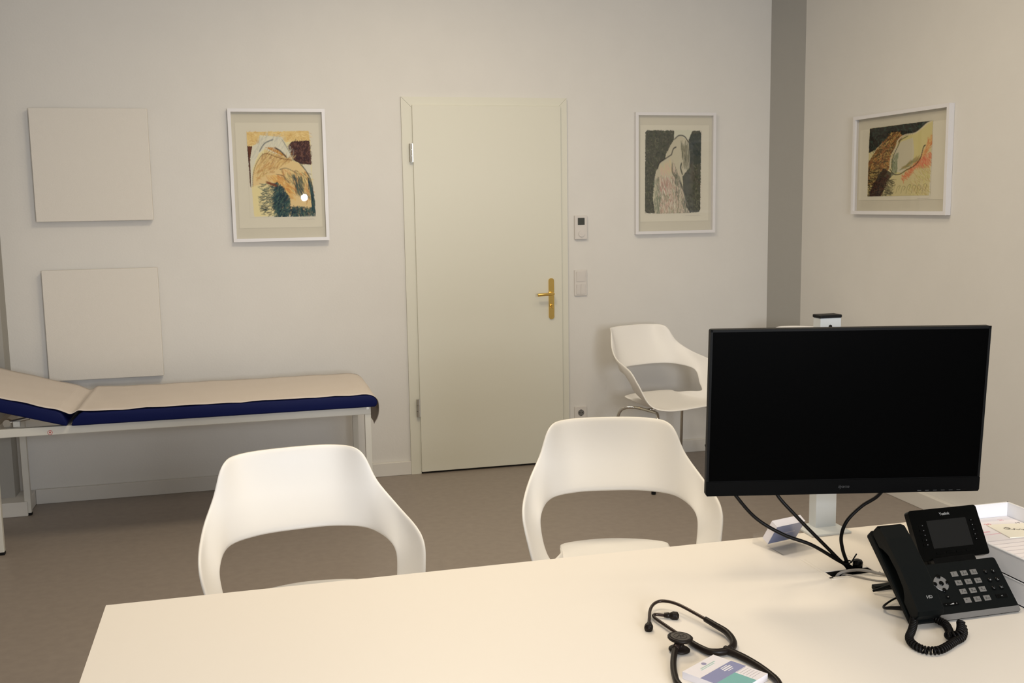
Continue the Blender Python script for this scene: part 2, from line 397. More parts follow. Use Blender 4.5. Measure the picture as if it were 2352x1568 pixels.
def art_a():
    s = Sheet(150, 190, PAPER, 1)
    T = lambda L: [((x - 255) / 725 * 1000, (y - 305) / 905 * 1000) for x, y in L]
    s.fill(T([(258, 322), (935, 310), (948, 420), (962, 1180), (940, 1195), (300, 1200), (290, 890), (275, 890)]), P_(226, 216, 168))
    s.fill(T([(258, 322), (935, 310), (943, 412), (690, 425), (400, 440), (262, 470)]), P_(222, 195, 135))
    s.hatch(T([(258, 322), (935, 310), (943, 412), (690, 425), (400, 440), (262, 470)]), [P_(200, 160, 100), P_(235, 215, 160)], 160, 70, .3, .6, .4)
    s.fill(T([(262, 470), (315, 468), (290, 600), (280, 890), (272, 885)]), P_(100, 62, 50))
    s.fill(T([(695, 470), (750, 420), (940, 410), (950, 662), (830, 655), (760, 612)]), P_(82, 58, 55))
    s.hatch(T([(695, 470), (750, 420), (940, 410), (950, 662), (830, 655), (760, 612)]), [P_(50, 40, 55), P_(130, 95, 85), P_(60, 40, 40)], 350, 40, .8, 1.2, .5)
    s.fill(T([(400, 355), (640, 375), (660, 410), (690, 470), (755, 615), (600, 560), (440, 500), (380, 545), (310, 700), (300, 885), (280, 885), (285, 600), (315, 468), (390, 430)]), P_(216, 214, 196))
    s.fill(T([(850, 660), (945, 660), (952, 830), (900, 760)]), P_(218, 214, 195))
    body = T([(440, 540), (620, 565), (740, 620), (830, 655), (890, 730), (940, 830), (960, 1000), (970, 1150), (940, 1190), (540, 1190), (430, 860), (305, 885), (310, 760), (350, 640)])
    s.fill(body, P_(222, 198, 148))
    s.fill(T([(290, 890), (430, 850), (560, 900), (640, 1190), (300, 1200)]), P_(226, 214, 165), .8)
    s.fill(T([(450, 480), (570, 480), (690, 580), (640, 570)]), P_(190, 140, 75))
    s.hatch(T([(440, 540), (740, 620), (600, 700), (420, 780), (310, 870), (320, 720)]), [P_(190, 140, 85), P_(150, 105, 65), P_(225, 205, 155), P_(205, 180, 120), P_(225, 200, 140)], 330, 90, -.75, .3, .42, 5)
    s.hatch(T([(600, 690), (900, 740), (950, 1000), (850, 1000), (700, 900), (600, 760)]), [P_(200, 145, 90), P_(140, 130, 90), P_(228, 205, 150), P_(105, 112, 90), P_(225, 200, 140)], 360, 80, 1.1, .35, .5, 6)
    s.hatch(T([(440, 770), (600, 760), (720, 900), (700, 1000), (560, 860)]), [P_(200, 140, 80), P_(225, 190, 120)], 140, 90, .7, .3, .45, 6)
    hair = [P_(30, 60, 75), P_(55, 85, 90), P_(25, 45, 60), P_(80, 105, 95)]
    s.hatch(T([(560, 840), (640, 900), (700, 1010), (710, 1190), (560, 1190), (540, 1000)]), hair, 420, 75, 2.3, .5, .75, 6)
    s.hatch(T([(400, 870), (560, 840), (560, 1190), (400, 1180)]), hair, 150, 80, 3.0, .35, .55, 4)
    s.hatch(T([(720, 1090), (960, 1110), (970, 1190), (700, 1200)]), hair, 260, 50, 1.5, .8, .7, 5)
    s.hatch(T([(900, 780), (950, 850), (965, 1150), (935, 1100), (930, 950)]), hair, 130, 70, 1.3, .2, .6, 5)
    s.hatch(T([(720, 740), (840, 790), (850, 940), (790, 960)]), hair, 90, 90, 1.3, .2, .4, 5)
    s.hatch(T([(400, 370), (640, 380), (690, 470), (750, 600), (600, 550), (440, 490), (330, 640), (290, 600)]), [P_(200, 200, 190), P_(170, 175, 170), P_(225, 222, 205), P_(225, 222, 205)], 150, 90, -.9, .4, .3, 4)
    s.curve(T([(390, 520), (450, 440), (540, 400)]), P_(70, 85, 100), 9, .8)
    s.curve(T([(560, 485), (620, 520), (685, 590)]), P_(50, 65, 75), 10, .85)
    s.curve(T([(640, 400), (700, 500), (755, 610)]), P_(110, 115, 110), 7, .7)
    s.curve(T([(300, 885), (310, 760), (360, 630), (450, 545), (600, 590), (740, 615)]), P_(110, 75, 45), 7, .7)
    s.curve(T([(830, 655), (890, 730), (945, 850), (965, 1050), (970, 1170)]), P_(40, 60, 70), 9, .8)
    s.curve(T([(450, 840), (500, 860), (560, 880)]), P_(120, 60, 40), 14, .8)
    s.curve(T([(560, 760), (640, 780), (700, 850)]), P_(60, 70, 70), 6, .6)
    s.curve(T([(600, 710), (680, 700), (800, 760)]), P_(60, 75, 75), 7, .6)
    s.curve(T([(262, 470), (275, 700), (280, 890)]), P_(50, 40, 45), 7, .8)
    return s

def art_b():
    s = Sheet(130, 190, PAPER, 2)
    T = lambda L: [((x - 262) / 615 * 1000, (y - 338) / 885 * 1000) for x, y in L]
    s.fill(T([(285, 345), (855, 350), (873, 375), (868, 1190), (850, 1215), (290, 1215), (265, 1195), (270, 370)]), P_(84, 86, 78))
    s.hatch(T([(270, 345), (873, 350), (868, 1215), (265, 1215)]), [P_(50, 55, 55), P_(125, 125, 105), P_(70, 80, 60), P_(100, 95, 85)], 1500, 28, .9, 1.5, .45, 5)
    s.fill(T([(740, 400), (873, 370), (870, 700), (740, 700)]), P_(48, 62, 68), .45)
    leg = T([(578, 340), (775, 345), (735, 450), (748, 640), (742, 740), (672, 830), (680, 960), (755, 1222), (375, 1222), (350, 1050), (375, 800), (420, 690), (482, 640), (492, 590), (575, 440)])
    s.fill(leg, P_(196, 190, 168))
    s.fill(T([(578, 340), (775, 345), (735, 450), (640, 400), (575, 440)]), P_(208, 208, 190))
    s.hatch(T([(400, 820), (560, 820), (640, 1222), (400, 1222)]), [P_(180, 135, 128), P_(120, 120, 105), P_(205, 180, 165), P_(220, 215, 200), P_(150, 150, 130)], 460, 80, 1.35, .3, .5, 5)
    s.hatch(T([(560, 640), (640, 800), (680, 960), (750, 1215), (640, 1215), (560, 850)]), [P_(90, 100, 85), P_(60, 75, 75), P_(175, 165, 145), P_(210, 190, 175)], 300, 70, 1.4, .25, .5, 5)
    s.hatch(T([(640, 450), (735, 450), (745, 720), (680, 700)]), [P_(90, 95, 80), P_(150, 145, 125)], 130, 80, 1.5, .2, .5, 5)
    s.hatch(T([(350, 850), (420, 820), (430, 1215), (375, 1215)]), [P_(110, 125, 105), P_(150, 150, 135)], 120, 60, 1.5, .3, .5, 5)
    s.hatch(T([(440, 830), (550, 830), (560, 940), (450, 940)]), [P_(175, 115, 115), P_(190, 165, 150)], 60, 60, 1.4, .2, .3, 4)
    s.hatch(T([(420, 700), (540, 640), (560, 760), (430, 800)]), [P_(205, 195, 160), P_(210, 180, 165)], 100, 60, 1.3, .3, .5, 6)
    for c in ([(400, 750), (420, 690), (480, 645), (550, 600)], [(550, 600), (570, 540), (600, 520)], [(580, 440), (630, 400), (690, 410), (735, 470)]):
        s.curve(T(c), P_(35, 35, 45), 9, .9)
    s.curve(T([(640, 880), (690, 1000), (720, 1130), (760, 1215)]), P_(40, 52, 55), 16, .7)
    s.curve(T([(660, 690), (650, 740), (670, 810)]), P_(45, 55, 55), 12, .8)
    s.curve(T([(560, 690), (560, 780), (600, 850)]), P_(80, 85, 75), 12, .6)
    return s

def art_c():
    s = Sheet(190, 190, PAPER, 3)
    # sheared crop: top edge climbs to the right
    def T(L):
        o = []
        for x, y in L:
            u = (x - 325) / 750; top = 425 - 95 * u; bot = 1278 - 30 * u
            o.append((u * 1000, (y - top) / (bot - top) * 1000))
        return o
    s.fill(T([(345, 420), (1075, 330), (1060, 1255), (325, 1280), (330, 440)]), P_(205, 195, 150))
    s.fill(T([(335, 430), (1075, 330), (1000, 400), (930, 470), (880, 490), (750, 520), (680, 470), (600, 500), (400, 700), (330, 730)]), P_(42, 42, 38))
    s.hatch(T([(335, 430), (1050, 335), (920, 470), (750, 520), (600, 500), (400, 700), (330, 720)]), [P_(30, 30, 28), P_(60, 80, 70), P_(55, 45, 40)], 380, 40, .4, 1.2, .5, 5)
    s.fill(T([(600, 490), (680, 465), (750, 520), (700, 590), (620, 740), (590, 920), (560, 980), (470, 1100), (325, 1150), (325, 850), (420, 700), (520, 580)]), P_(140, 105, 65))
    cols = [P_(170, 110, 65), P_(110, 80, 50), P_(195, 165, 100), P_(70, 55, 40), P_(60, 65, 50)]
    s.hatch(T([(600, 480), (720, 500), (650, 640), (590, 900), (460, 1050), (325, 1100), (325, 860), (430, 690)]), cols, 700, 50, -.6, .7, .6, 5)
    s.hatch(T([(325, 960), (480, 930), (480, 1040), (340, 1270), (325, 1270)]), [P_(45, 45, 35), P_(170, 150, 95), P_(70, 55, 40)], 250, 50, .3, .5, .65, 5)
    s.fill(T([(520, 920), (650, 990), (590, 1060), (540, 1180), (490, 1275), (350, 1278), (390, 1150), (460, 1010)]), P_(45, 38, 34), .9)
    s.hatch(T([(400, 1100), (600, 1000), (580, 1150), (520, 1275), (350, 1275)]), [P_(30, 26, 26), P_(80, 50, 40)], 260, 60, 2.6, .7, .6, 5)
    s.fill(T([(1075, 335), (1070, 560), (1000, 640), (930, 820), (860, 910), (740, 985), (650, 985), (615, 900), (640, 720), (690, 600), (760, 520), (880, 490), (940, 440), (1010, 370)]), P_(206, 196, 140))
    s.fill(T([(640, 960), (620, 870), (650, 700), (720, 590), (860, 540), (880, 720), (860, 880), (740, 970)]), P_(200, 194, 172))
    s.hatch(T([(860, 900), (950, 780), (1060, 520), (1070, 620), (960, 830)]), [P_(200, 120, 70), P_(215, 180, 120)], 170, 60, -1, .3, .5, 6)
    s.hatch(T([(740, 1000), (960, 780), (1060, 700), (1060, 860), (900, 900), (740, 1070)]), [P_(205, 110, 80), P_(215, 150, 110)], 260, 55, .9, .4, .55, 5)
    s.hatch(T([(620, 800), (700, 700), (680, 970), (640, 980)]), [P_(110, 125, 95), P_(150, 155, 130)], 110, 60, 1.7, .3, .45, 6)
    s.hatch(T([(700, 950), (860, 880), (930, 800), (900, 780), (760, 900)]), [P_(130, 135, 95), P_(175, 150, 100)], 100, 50, -.5, .3, .45, 6)
    s.hatch(T([(900, 880), (1060, 850), (1060, 1240), (800, 1240)]), [P_(190, 185, 110), P_(215, 205, 150), P_(180, 150, 100)], 220, 70, .9, .3, .4, 4)
    s.hatch(T([(560, 1060), (640, 1040), (620, 1250), (520, 1260)]), [P_(60, 60, 50), P_(120, 115, 85)], 110, 60, .2, .4, .6, 4)
    s.curve(T([(600, 920), (610, 780), (670, 640), (690, 570), (760, 510), (880, 485), (950, 430), (1010, 370), (1070, 335)]), P_(215, 205, 175), 11, .9)
    s.curve(T([(620, 920), (635, 780), (690, 640), (720, 570), (800, 520)]), P_(60, 62, 48), 8, .9)
    s.curve(T([(600, 930), (650, 990), (720, 990), (800, 935), (890, 880), (950, 790), (980, 660), (1000, 630)]), P_(45, 40, 32), 9, .85)
    for k in range(7):
        x = 620 + 60 * k; s.curve(T([(x, 1230), (x + 20, 1160 - 8 * k), (x + 50, 1120 + 15 * (k % 3)), (x + 30, 1190)]), P_(125, 120, 85), 5, .6)
    return s

def grid_picture(name, S_, parent, Xm, wd, ht):
    nx, ny = S_.nx, S_.ny; V = []; F = []
    A = S_.A
    for j in range(ny):
        for i in range(nx): V.append((-wd / 2 + wd * (i + .5) / nx, 0, ht / 2 - ht * (j + .5) / ny))
    for j in range(ny - 1):
        for i in range(nx - 1): a = j * nx + i; F.append([a, a + nx, a + nx + 1, a + 1])
    V = [Xm @ Vector(v) for v in V]
    o = part(name, V, F, 'drawing', parent, smooth=True)
    at = o.data.color_attributes.new('ink', 'FLOAT_COLOR', 'POINT')
    buf = np.concatenate([A.reshape(-1, 3), np.ones((nx * ny, 1))], 1).astype(np.float32).ravel()
    at.data.foreach_set('color', buf)
    return o

def picture(label, Xm, wd, ht, art, ab, fw=.017, glass_tilt=0):
    """Xm maps picture frame coordinates (x right, -y towards the room, z up, origin centre at the wall plane)"""
    t = thing('framed_drawing', label, 'picture', Xm @ Vector((0, 0, -ht / 2)), group='framed pencil drawings')
    gs = []
    a, b = wd / 2, ht / 2; c, e = a - fw, b - fw
    for q in ([(-a, -b), (a, -b), (c, -e), (-c, -e)], [(-a, b), (-c, e), (c, e), (a, b)], [(-a, -b), (-c, -e), (-c, e), (-a, b)], [(a, -b), (a, b), (c, e), (c, -e)]):
        gs.append(prismg(q, 'y', -.030, -.001))
    part('picture_frame', *merge(*gs), 'frame', t, X=Xm)
    box('passepartout', -c, c, -.006, -.002, -e, e, 'passe', t, X=Xm)
    m_ = .075 * wd / .5
    box('art_sheet', -c + .018, c - .018, -.0075, -.0055, -e + .055, e - .055, 'art_paper', t, X=Xm)
    x0, x1, z0, z1 = ab
    L = Xm @ Matrix.Translation(((x0 + x1) / 2, -.0085, (z0 + z1) / 2))
    grid_picture('drawing', art, t, L, x1 - x0, z1 - z0)
    # signature line
    gs = []
    xx = x1 - .10
    sg = [(xx + .004 * i, -.009, z0 - .013 + .0022 * math.sin(i * 1.9) + .001 * math.sin(i * .7)) for i in range(24)]
    part('signature', *tubeg(sg, .00045, seg=4, smooth_n=2), 'faint', t, X=Xm)
    # flat acrylic pane, leaning a little inside the rebate
    n = 12; V = []; F = []
    for j in (0, 1):
        for i in range(n + 1):
            x = -c + 2 * c * i / n
            V.append((x, -.018 + math.tan(glass_tilt) * x, -e if j == 0 else e))
    for i in range(n): F.append([i, i + 1, n + 2 + i, n + 1 + i])
    part('picture_glass', V, F, 'glass', t, smooth=True, X=Xm)
    return t

cx, cz = (-.0522 + .452) / 2, (2.0495 + 1.3494) / 2
picture('white framed pencil drawing in orange and teal, hanging left of the door',
        Matrix.Translation((.2004, YB - .007, cz)) @ Matrix.Rotation(R(-1.3), 4, 'Z'), .506, .70, art_a(), (-.162, .186, -.222, .238), glass_tilt=R(-1.9))
picture('white framed drawing of a pale leg on dark grey, hanging right of the thermostat',
        Matrix.Translation((2.4873, YB, 1.6915)), .506, .705, art_b(), (-.190, .170, -.235, .255))
picture('white framed square-looking brown and cream drawing on the right-hand wall',
        Matrix.Translation((XR, 4.6235, 1.702)) @ Matrix.Rotation(R(-90), 4, 'Z'), .785, .515, art_c(), (-.275, .250, -.165, .190), fw=.018)

# ------------------------------------------------------------------ wall fittings
t = thing('thermostat', 'white wall thermostat with a small dark display and round dial', 'thermostat', (1.90, YB, 1.318))
box('thermostat_body', 1.862, 1.938, YB - .018, YB - .0005, 1.318, 1.456, 'switch', t, bev=.003)
box('thermostat_display', 1.880, 1.921, YB - .0195, YB - .017, 1.402, 1.442, 'lcd', t)
part('thermostat_dial', *prismg([(1.901 + .018 * math.cos(R(i * 15)), 1.351 + .018 * math.sin(R(i * 15))) for i in range(24)], 'y', YB - .024, YB - .017), 'switch', t)
t = thing('light_switch', 'white double light switch plate below the thermostat', 'switch', (1.898, YB, .989))
box('switch_plate', 1.860, 1.936, YB - .010, YB - .0005, .989, 1.140, 'switch', t, bev=.002)
for x0, x1, z0, z1 in ((1.871, 1.925, 1.073, 1.130), (1.871, 1.8975, .999, 1.056), (1.8985, 1.925, .999, 1.056)):
    V, F = prismg([(YB - .009, z0), (YB - .013, z0), (YB - .0165, z1), (YB - .009, z1)], 'x', x0, x1)
    part('rocker', V, F, 'switch', t)
t = thing('power_socket', 'white wall socket low on the back wall right of the door', 'socket', (1.893, YB, .253))
box('socket_plate', 1.855, 1.931, YB - .010, YB - .0005, .253, .327, 'switch', t, bev=.002)
part('socket_well', *merge(prismg([(1.894 + .019 * math.cos(R(i * 15)), .291 + .019 * math.sin(R(i * 15))) for i in range(24)], 'y', YB - .0115, YB - .0095)), 'silver', t)
for x, z in ((1.886, .291), (1.902, .291), (1.894, .274), (1.894, .308)):
    part('contact_hole', *prismg([(x + .003 * math.cos(R(i * 45)), z + .003 * math.sin(R(i * 45))) for i in range(8)], 'y', YB - .0122, YB - .0105), 'dark', t)

# ------------------------------------------------------------------ treatment couch
t = thing('treatment_couch', 'white framed treatment couch with blue upholstery under paper, along the back wall', 'couch', (-.3, 5.24, 0))
yf, yb = 4.93, 5.59; x0, x1 = -1.14, .553
V, F = merge(boxg(x0, x1, yf, yf + .03, .535, .573, .003), boxg(x0, x1, yb - .03, yb, .535, .573, .003),
             boxg(x0, x0 + .03, yf + .03, yb - .03, .535, .573), boxg(x1 - .03, x1, yf + .03, yb - .03, .535, .573),
             boxg(-.83, -.80, yf + .03, yb - .03, .535, .573))
part('couch_frame', V, F, 'couch', t)
for lx, ly in ((x0, yf), (x1 - .03, yf), (x0, yb - .03), (x1 - .03, yb - .03)):
    l = part('leg', *boxg(lx, lx + .030, ly + .001, ly + .029, .012, .535, .002), 'couch', t)
    part('foot_cap', *boxg(lx - .001, lx + .031, ly, ly + .030, 0, .014, .002), 'rubber', l)
for bx in (x1 - .016,):
    part('bolt', *prismg([(bx + .007 * math.cos(R(i * 30)), .566 + .007 * math.sin(R(i * 30))) for i in range(12)], 'y', yf - .004, yf), 'steel', t)
st = part('round_sticker', *prismg([(-.882 + .0105 * math.cos(R(i * 20)), .547 + .0105 * math.sin(R(i * 20))) for i in range(18)], 'y', yf - .001, yf), 'red', t)
st2 = part('sticker_centre', *prismg([(-.882 + .0085 * math.cos(R(i * 20)), .547 + .0085 * math.sin(R(i * 20))) for i in range(18)], 'y', yf - .0016, yf - .0009), 'couch', st)
part('sticker_mark', *prismg([(-.882 + .0035 * math.cos(R(i * 45)), .5475 + .0045 * math.sin(R(i * 45))) for i in range(8)], 'y', yf - .0022, yf - .0015), 'red', st)
# main cushion: side profile (x,z) extruded across the couch
def cushion(prof, name):
    V, F = prismg(prof, 'y', 4.905, 5.60)
    o = part(name, V, F, 'blue', t)
    b = o.modifiers.new('soft', 'BEVEL'); b.width = .008; b.segments = 3; b.limit_method = 'ANGLE'; b.angle_limit = R(50)
    o.data.shade_smooth(); return o
P = [(-.790, .574), (.568, .574), (.580, .580), (.583, .595)]
P += [(.533 + .05 * math.cos(R(a)), .594 + .038 * math.sin(R(a))) for a in (15, 30, 45, 60, 75, 90)]
P += [(-.710, .630), (-.735, .634), (-.752, .626), (-.780, .600)]
cushion(P, 'main_cushion')
ca, sa = math.cos(R(16.6)), math.sin(R(16.6))
def hd(s, n): return (-.806 - s * ca - n * sa * -1 * -1 if False else -.806 - s * ca + n * sa, .574 + s * sa + n * ca)
cushion([hd(0, 0), hd(.66, 0), hd(.68, .03), hd(.66, .057), hd(.06, .057), hd(.035, .052), hd(.005, .022)], 'head_cushion')
V, F = prismg([hd(.04, -.002), hd(.64, -.002), hd(.64, -.014), hd(.04, -.014)], 'y', 4.99, 5.52); part('cushion_board', V, F, 'ply', t)
box('base_board', -.77, .54, 4.965, 5.555, .573, .5735, 'ply', t)
for yy in (4.985, 5.50):
    q = hd(.17, -.014)
    part('head_strut', *merge(tubeg([(q[0], yy, q[1]), (-1.065, yy, .592)], .009, raw=True, seg=10),
         tubeg([(-1.065, yy - .016, .592), (-1.065, yy + .016, .592)], .017, raw=True, seg=14),
         boxg(-1.08, -1.05, yy - .006, yy + .006, .573, .592)), 'steel', t)
box('strut_bracket', -1.04, -1.01, 4.965, 4.985, .573, .600, 'couch', t, bev=.004)

# paper cover
def paper_cover():
    yfr, ybk = 4.912, 5.575
    # path along the couch in (x,z)
    P = [hd(.665, .061), hd(.5, .060), hd(.3, .060), hd(.12, .060), hd(.06, .060), (-.838, .645), (-.815, .634), (-.792, .624), (-.775, .628), (-.755, .638), (-.72, .635), (-.60, .633), (-.3, .633), (.1, .633), (.45, .6335), (.520, .633),
         (.556, .624), (.578, .606), (.587, .58), (.589, .54), (.582, .505), (.566, .475)]
    Q = catmull([(x, 0, z) for x, z in P], 8)
    rng = random.Random(9); V = []; F = []; ny = 18
    n = len(Q)
    for i, q in enumerate(Q):
        wob = .004 * math.sin(q.x * 23) + .003 * math.sin(q.x * 51 + 1)
        for j in range(ny + 1):
            s = j / ny; y = yfr + (ybk - yfr) * s
            if j == 0: y += wob
            dz = .0012 * math.sin(q.x * 37 + s * 9) + .001 * math.sin(q.x * 13 - s * 21)
            hang = max(0, (.60 - q.z) / .12) if q.x > .5 else 0
            z = q.z + dz
            x = q.x + hang * (.006 * math.sin(s * 9))
            if hang > 0: y += hang * .05 * (1 - s)
            V.append((x + (.004 if q.x > .5 else 0) * min(1, (q.x - .5) / .05), y, z + .0035))
    for i in range(n - 1):
        for j in range(ny): a = i * (ny + 1) + j; F.append([a, a + 1, a + ny + 2, a + ny + 1])
    o = part('paper_cover', V, F, 'paper', smooth=True)
    so = o.modifiers.new('thick', 'SOLIDIFY'); so.thickness = .0012; so.offset = 1
    tag(o, 'off-white paper cover laid along the blue treatment couch, its end drooping at the right', 'paper cover')
paper_cover()

# ------------------------------------------------------------------ chairs
OC = [[0.0, 0.362, 0.827], [0.139, 0.349, 0.824], [0.198, 0.273, 0.814], [0.233, 0.224, 0.734], [0.269, 0.132, 0.679], [0.294, -0.019, 0.634], [0.286, -0.081, 0.565], [0.251, -0.143, 0.456], [0.183, -0.226, 0.434], [0.0, -0.263, 0.441]]
IC = [[0.0, 0.251, 0.605], [0.113, 0.238, 0.605], [0.2, 0.188, 0.599], [0.237, 0.067, 0.58], [0.232, 0.02, 0.51], [0.212, -0.019, 0.472], [0.182, 0.053, 0.465], [0.168, 0.14, 0.448], [0.161, 0.203, 0.451], [0.0, 0.255, 0.448]]
MAP = [0, 1, 1.85, 2.45, 3.0, 3.6, 4.3, 5.0, 7.3, 9]

def shell_geo():
    def ev(C, u):
        u = max(0, min(8.9999, u)); k = int(u); t = u - k
        def g(i):
            if i < 0: p = C[-i]; return Vector((-p[0], p[1], p[2]))
            if i > 9: p = C[18 - i]; return Vector((-p[0], p[1], p[2]))
            return Vector(C[i])
        a, b, c, d = g(k - 1), g(k), g(k + 1), g(k + 2)
        return .5 * ((2 * b) + (c - a) * t + (2 * a - 5 * b + 4 * c - d) * t * t + (3 * b - a - 3 * c + d) * t ** 3)
    def mp(u):
        k = min(int(u), 8); return MAP[k] + (MAP[k + 1] - MAP[k]) * (u - k)
    us = []
    NS = 6
    for k in range(9):
        for i in range(NS): us.append(k + i / NS)
    us.append(9.0)
    rows = 8; half = []
    for u in us:
        o = ev(OC, u if u < 9 else 8.99999); i_ = ev(IC, mp(u)); col = []
        if u == 0: o.x = i_.x = 0
        if u == 9: o = Vector(OC[9]); i_ = Vector(IC[9])
        for r in range(rows + 1):
            t = r / rows; p = o.lerp(i_, t); s = math.sin(math.pi * t)
            wb = max(0, 1 - u / 3.0)                    # back panel
            wa = max(0, 1 - abs(u - 4.6) / 2.0)         # arm
            ws = max(0, min(1, (u - 7.2) / 1.2))        # seat
            p = p + Vector((.010 * wa, .014 * wb + .004 * wa, -.016 * ws)) * s
            if ws: p.z += .004 * ws * math.sin(math.pi * min(1, t * 4)) - 0
            col.append(p)
        half.append(col)
    n = len(half); V = []; F = []
    cols = half + [[Vector((-p.x, p.y, p.z)) for p in half[k]] for k in range(n - 2, 0, -1)]
    N = len(cols)
    for c in cols: V += c
    for k in range(N):
        j = (k + 1) % N
        for r in range(rows): F.append([k * (rows + 1) + r, k * (rows + 1) + r + 1, j * (rows + 1) + r + 1, j * (rows + 1) + r])
    return V, F

def make_chair():
    t = thing('visitor_chair', 'x', 'chair', (0, 0, 0), group='white plastic shell visitor chairs')
    V, F = shell_geo()
    sh = part('seat_shell', V, F, 'shell', t, smooth=True)
    so = sh.modifiers.new('thick', 'SOLIDIFY'); so.thickness = .009; so.offset = 0
    sb = sh.modifiers.new('round', 'SUBSURF'); sb.levels = 1; sb.render_levels = 1
    for s in (-1, 1):
        f = tube('leg', [(s * .175, -.10, .402), (s * .20, -.135, .398), (s * .215, -.155, .374), (s * .232, -.168, .30), (s * .262, -.190, .14), (s * .287, -.208, .012)], .0085, 'chrome', t, seg=12)
        part('foot_glide', *latheg([(.004, .018), (.012, .016), (.012, 0), (.008, 0)], 14, s * .288, -.209), 'rubber', f)
        b = tube('leg', [(s * .17, .10, .402), (s * .205, .135, .398), (s * .228, .158, .374), (s * .24, .175, .30), (s * .262, .205, .14), (s * .278, .228, .012)], .0085, 'chrome', t, seg=12)
        part('foot_glide', *latheg([(.004, .018), (.012, .016), (.012, 0), (.008, 0)], 14, s * .279, .229), 'rubber', b)
    V, F = merge(*[tubeg([(s * .175, -.10, .402), (s * .168, -.05, .403), (s * .165, .05, .403), (s * .17, .10, .402)], .0085, seg=12) for s in (-1, 1)],
                 tubeg([(-.165, 0, .403), (.165, 0, .403)], .0085, raw=True, seg=12),
                 boxg(-.09, .09, -.012, .012, .403, .416))
    part('seat_frame', V, F, 'chrome', t, smooth=True)
    return t
chair = make_chair()
chair.location = (.139, 2.721, 0); chair.rotation_euler = (0, 0, R(6.6))
chair['label'] = 'white plastic shell chair at the far side of the desk, nearer its left end'
dup(chair, (1.053, 2.837, 0), R(-13.5), 'white plastic shell chair at the desk, partly overlapped by the monitor\'s lower left corner')
dup(chair, (2.24, 5.256, 0), R(17.4), 'white plastic shell chair against the back wall, below the grey leg drawing')
dup(chair, (2.78, 4.915, 0), R(-50), 'white plastic shell chair in the right corner, only its back rim showing above the monitor')

# ------------------------------------------------------------------ desk
t = thing('desk', 'wide desk with a cream white top and a cable outlet, in the foreground', 'desk', (.9, 1.7, 0))
DT = .74; dx0, dx1, dy0, dy1 = -.305, 2.02, 1.28, 2.150
hx0, hx1, hy0, hy1 = 1.166, 1.270, 1.868, 1.900       # opening
gs = [boxg(dx0, hx0, dy0, dy1, DT - .025, DT), boxg(hx1, dx1, dy0, dy1, DT - .025, DT), boxg(hx0, hx1, dy0, hy0, DT - .025, DT), boxg(hx0, hx1, hy1, dy1, DT - .025, DT)]
V, F = merge(*gs); o = part('desk_top', V, F, 'desk', t)
bm = bmesh.new(); bm.from_mesh(o.data); bmesh.ops.remove_doubles(bm, verts=bm.verts, dist=.0001)
kill = [f for f in bm.faces if False]; bm.to_mesh(o.data); bm.free()
part('cable_outlet_lid', *merge(boxg(1.1665, 1.2695, 1.9005, 1.985, DT, DT + .0005), boxg(1.1575, 1.1655, 1.862, 1.990, DT, DT + .0008), boxg(1.2705, 1.2785, 1.862, 1.990, DT, DT + .0008), boxg(1.1575, 1.2785, 1.856, 1.8675, DT, DT + .0008)), 'deskedge', t)
part('outlet_shade_liner', *merge(boxg(hx0, hx1, hy1 - .001, hy1, DT - .026, DT - .0006), boxg(hx0, hx1, hy0, hy0 + .001, DT - .026, DT - .0006), boxg(hx0, hx0 + .001, hy0 + .001, hy1 - .001, DT - .026, DT - .0006), boxg(hx1 - .001, hx1, hy0 + .001, hy1 - .001, DT - .026, DT - .0006), boxg(hx0 - .01, hx1 + .01, hy0 - .01, hy1 + .02, DT - .10, DT - .095), boxg(hx0 - .01, hx0 - .005, hy0 - .01, hy1 + .02, DT - .1, DT - .025), boxg(hx1 + .005, hx1 + .01, hy0 - .01, hy1 + .02, DT - .1, DT - .025),
     boxg(hx0 - .01, hx1 + .01, hy1 + .02, hy1 + .025, DT - .1, DT - .025), boxg(hx0 - .01, hx1 + .01, hy0 - .015, hy0 - .01, DT - .1, DT - .025)), 'dark', t)  # near-black lining added: the opening's inner shade is put into its colour
for lx in (-.20, 1.90):
    for ly in (1.36, 2.05):
        part('leg', *boxg(lx, lx + .05, ly - .025, ly + .025, 0, DT - .055, .003), 'white', t)
part('under_frame', *merge(boxg(-.20, 1.95, 1.345, 1.375, DT - .055, DT - .025), boxg(-.20, 1.95, 2.035, 2.065, DT - .055, DT - .025)), 'white', t)

# ------------------------------------------------------------------ monitor stand and monitor
t = thing('monitor_stand', 'white square monitor post with a black cap at the back edge of the desk', 'monitor stand', (1.326, 2.14, DT))
box('post', 1.299, 1.3535, 2.1265 + .0335 - .0335 + .0335, 2.193, DT - .02, 1.252, 'white', t, bev=.0015)
box('post_cap', 1.2975, 1.355, 2.1585, 2.1945, 1.252, 1.2595, 'rubber', t, bev=.002)
part('screw_hole', *prismg([(1.325 + .0045 * math.cos(R(i * 30)), 1.232 + .0045 * math.sin(R(i * 30))) for i in range(12)], 'y', 2.1592, 2.1603), 'dark', t)
part('desk_clamp', *merge(boxg(1.262, 1.366, 2.112, 2.1995, DT + .0003, DT + .0055, .001), boxg(1.29, 1.362, 2.152, 2.1995, DT - .07, DT + .0003), boxg(1.29, 1.362, 2.08, 2.1995, DT - .075, DT - .07)), 'white', t)
part('arm', *merge(boxg(1.295, 1.357, 2.15, 2.20, 1.06, 1.11, .004), tubeg([(1.32, 2.16, 1.085), (1.27, 2.03, 1.085), (1.205, 1.925, 1.098)], .018, raw=True, seg=14)), 'white', t)

